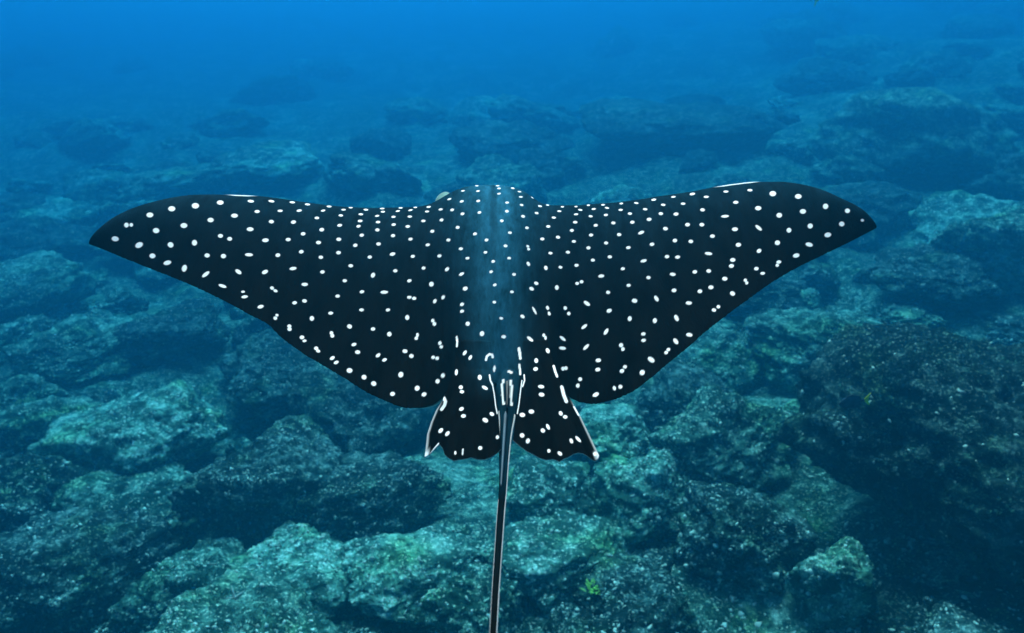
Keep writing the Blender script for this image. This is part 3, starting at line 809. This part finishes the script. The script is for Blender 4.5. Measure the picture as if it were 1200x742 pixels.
for k in range(70):
    a_ = rt.uniform(0, 6.28)
    c0 = loc + Vector((rt.gauss(0, .02), rt.gauss(0, .02), -0.005))
    d_ = Vector((math.cos(a_) * .5, math.sin(a_) * .5, rt.uniform(.4, 1))).normalized() * rt.uniform(.025, .055)
    e_ = Vector((-math.sin(a_), math.cos(a_), 0)) * rt.uniform(.004, .008)
    b_ = len(vs)
    vs += [c0 - e_ * .6, c0 + e_ * .6, c0 + d_ * .55 + e_, c0 + d_ * .55 - e_, c0 + d_ + Vector((math.cos(a_), math.sin(a_), -.5)) * .008]
    fs += [(b_, b_ + 1, b_ + 2, b_ + 3), (b_ + 3, b_ + 2, b_ + 4)]
tag(mesh_obj('algae_tuft', vs, fs, mat_plain('algae_bright', (0.25, 0.55, 0.10), 0.8, 0.35, 60), smooth=False), 'bright green algae tuft growing on the broad green rock', 'algae')

# ------------------------------------------------------------------ encrusting growth on the rocks
def growth(name, count, smin, smax, mat, label, seed, upmin, leafy=False):
    r = random.Random(seed)
    vs, fs = [], []
    made = 0
    base = []
    bm = bmesh.new(); bmesh.ops.create_icosphere(bm, subdivisions=1, radius=1)
    bvv = [v.co.copy() for v in bm.verts]; bff = [tuple(v.index for v in f.verts) for f in bm.faces]; bm.free()
    for _ in range(count * 4):
        if made >= count: break
        px, py = r.uniform(-80, 1280), r.uniform(230, 840)
        if noise.noise(Vector((px * 0.012, py * 0.018, seed))) + r.uniform(-.35, .35) < 0.0: continue
        loc, nor, ob = cast(px, py)
        if ob is None or not (ob.name.startswith(('boulder', 'rock', 'seabed'))): continue
        if nor.z < upmin or (not leafy and ob.name == 'boulder' and r.random() < 0.8): continue
        s = smin * (smax / smin) ** r.random() 
        M = nor.to_track_quat('Z', 'Y').to_matrix() @ Euler((0, 0, r.uniform(0, 6.28))).to_matrix()
        b = len(vs)
        if leafy:
            for k in range(6):
                a_ = r.uniform(0, 6.28); le = r.uniform(-.2, 1.0)
                c0 = Vector((r.gauss(0, .5), r.gauss(0, .5), 0)) * s
                d_ = Vector((math.cos(a_), math.sin(a_), le)).normalized() * s * r.uniform(.8, 1.8)
                e_ = Vector((-math.sin(a_), math.cos(a_), r.uniform(-.4, .4))) * s * r.uniform(.2, .45)
                vs += [loc + M @ (c0 - e_), loc + M @ (c0 + e_), loc + M @ (c0 + d_)]
                fs.append((len(vs) - 3, len(vs) - 2, len(vs) - 1))
        else:
            sx, sy, sz = s * r.uniform(.6, 1.9), s * r.uniform(.6, 1.5), s * r.uniform(.25, .7)
            for v in bvv:
                q = v * (1 + r.uniform(-.5, .4))
                vs.append(loc + M @ Vector((q.x * sx, q.y * sy, q.z * sz)))
            fs += [(a + b, c_ + b, d + b) for a, c_, d in bff]
        made += 1
    o = mesh_obj(name, np.array([tuple(v) for v in vs]), np.array(fs), mat, smooth=False)
    tag(o, label, 'growth', kind='stuff')
    return o
M_CRUST = mat_plain('pale_crust', (0.44, 0.56, 0.44), 0.9, 0.5, 25)
M_TURF = mat_plain('turf_algae', (0.06, 0.15, 0.10), 0.95, 0.6, 14)
growth('coralline_crust', 4800, 0.005, 0.014, M_CRUST, 'pale encrusting specks dotted over the boulders', 3, 0.25)
growth('turf_algae', 16000, 0.005, 0.013, M_TURF, 'dark green turf algae tufts over the boulders', 5, -0.2, True)

# ------------------------------------------------------------------ the sea water as a closed box of haze
bm = bmesh.new()
bmesh.ops.create_cube(bm, size=1.0)
for v in bm.verts:
    v.co = Vector((v.co.x * 380, 5 + v.co.y * 380, (3.8 if v.co.z > 0 else -12.0)))
me = bpy.data.meshes.new('haze'); bm.to_mesh(me); bm.free()
hz = bpy.data.objects.new('haze', me); col.objects.link(hz)
m, nt, ns, lk, out = new_mat('sea_water_volume')
pv = N(nt, 'ShaderNodeVolumePrincipled')
pv.inputs['Density'].default_value = 0.25
sig_s, sig_t, D = (0.002, 0.0440, 0.0770), (0.24, 0.112, 0.086), 0.25
pv.inputs['Color'].default_value = (*[s / D for s in sig_s], 1)
pv.inputs['Absorption Color'].default_value = (*[(1 - (t - s) / (D - s)) ** 2 for s, t in zip(sig_s, sig_t)], 1)
pv.inputs['Anisotropy'].default_value = 0.83
lk.new(pv.outputs[0], out.inputs['Volume'])
me.materials.append(m)
tag(hz, 'clear blue sea water fading the reef into the distance', 'water haze', kind='stuff')
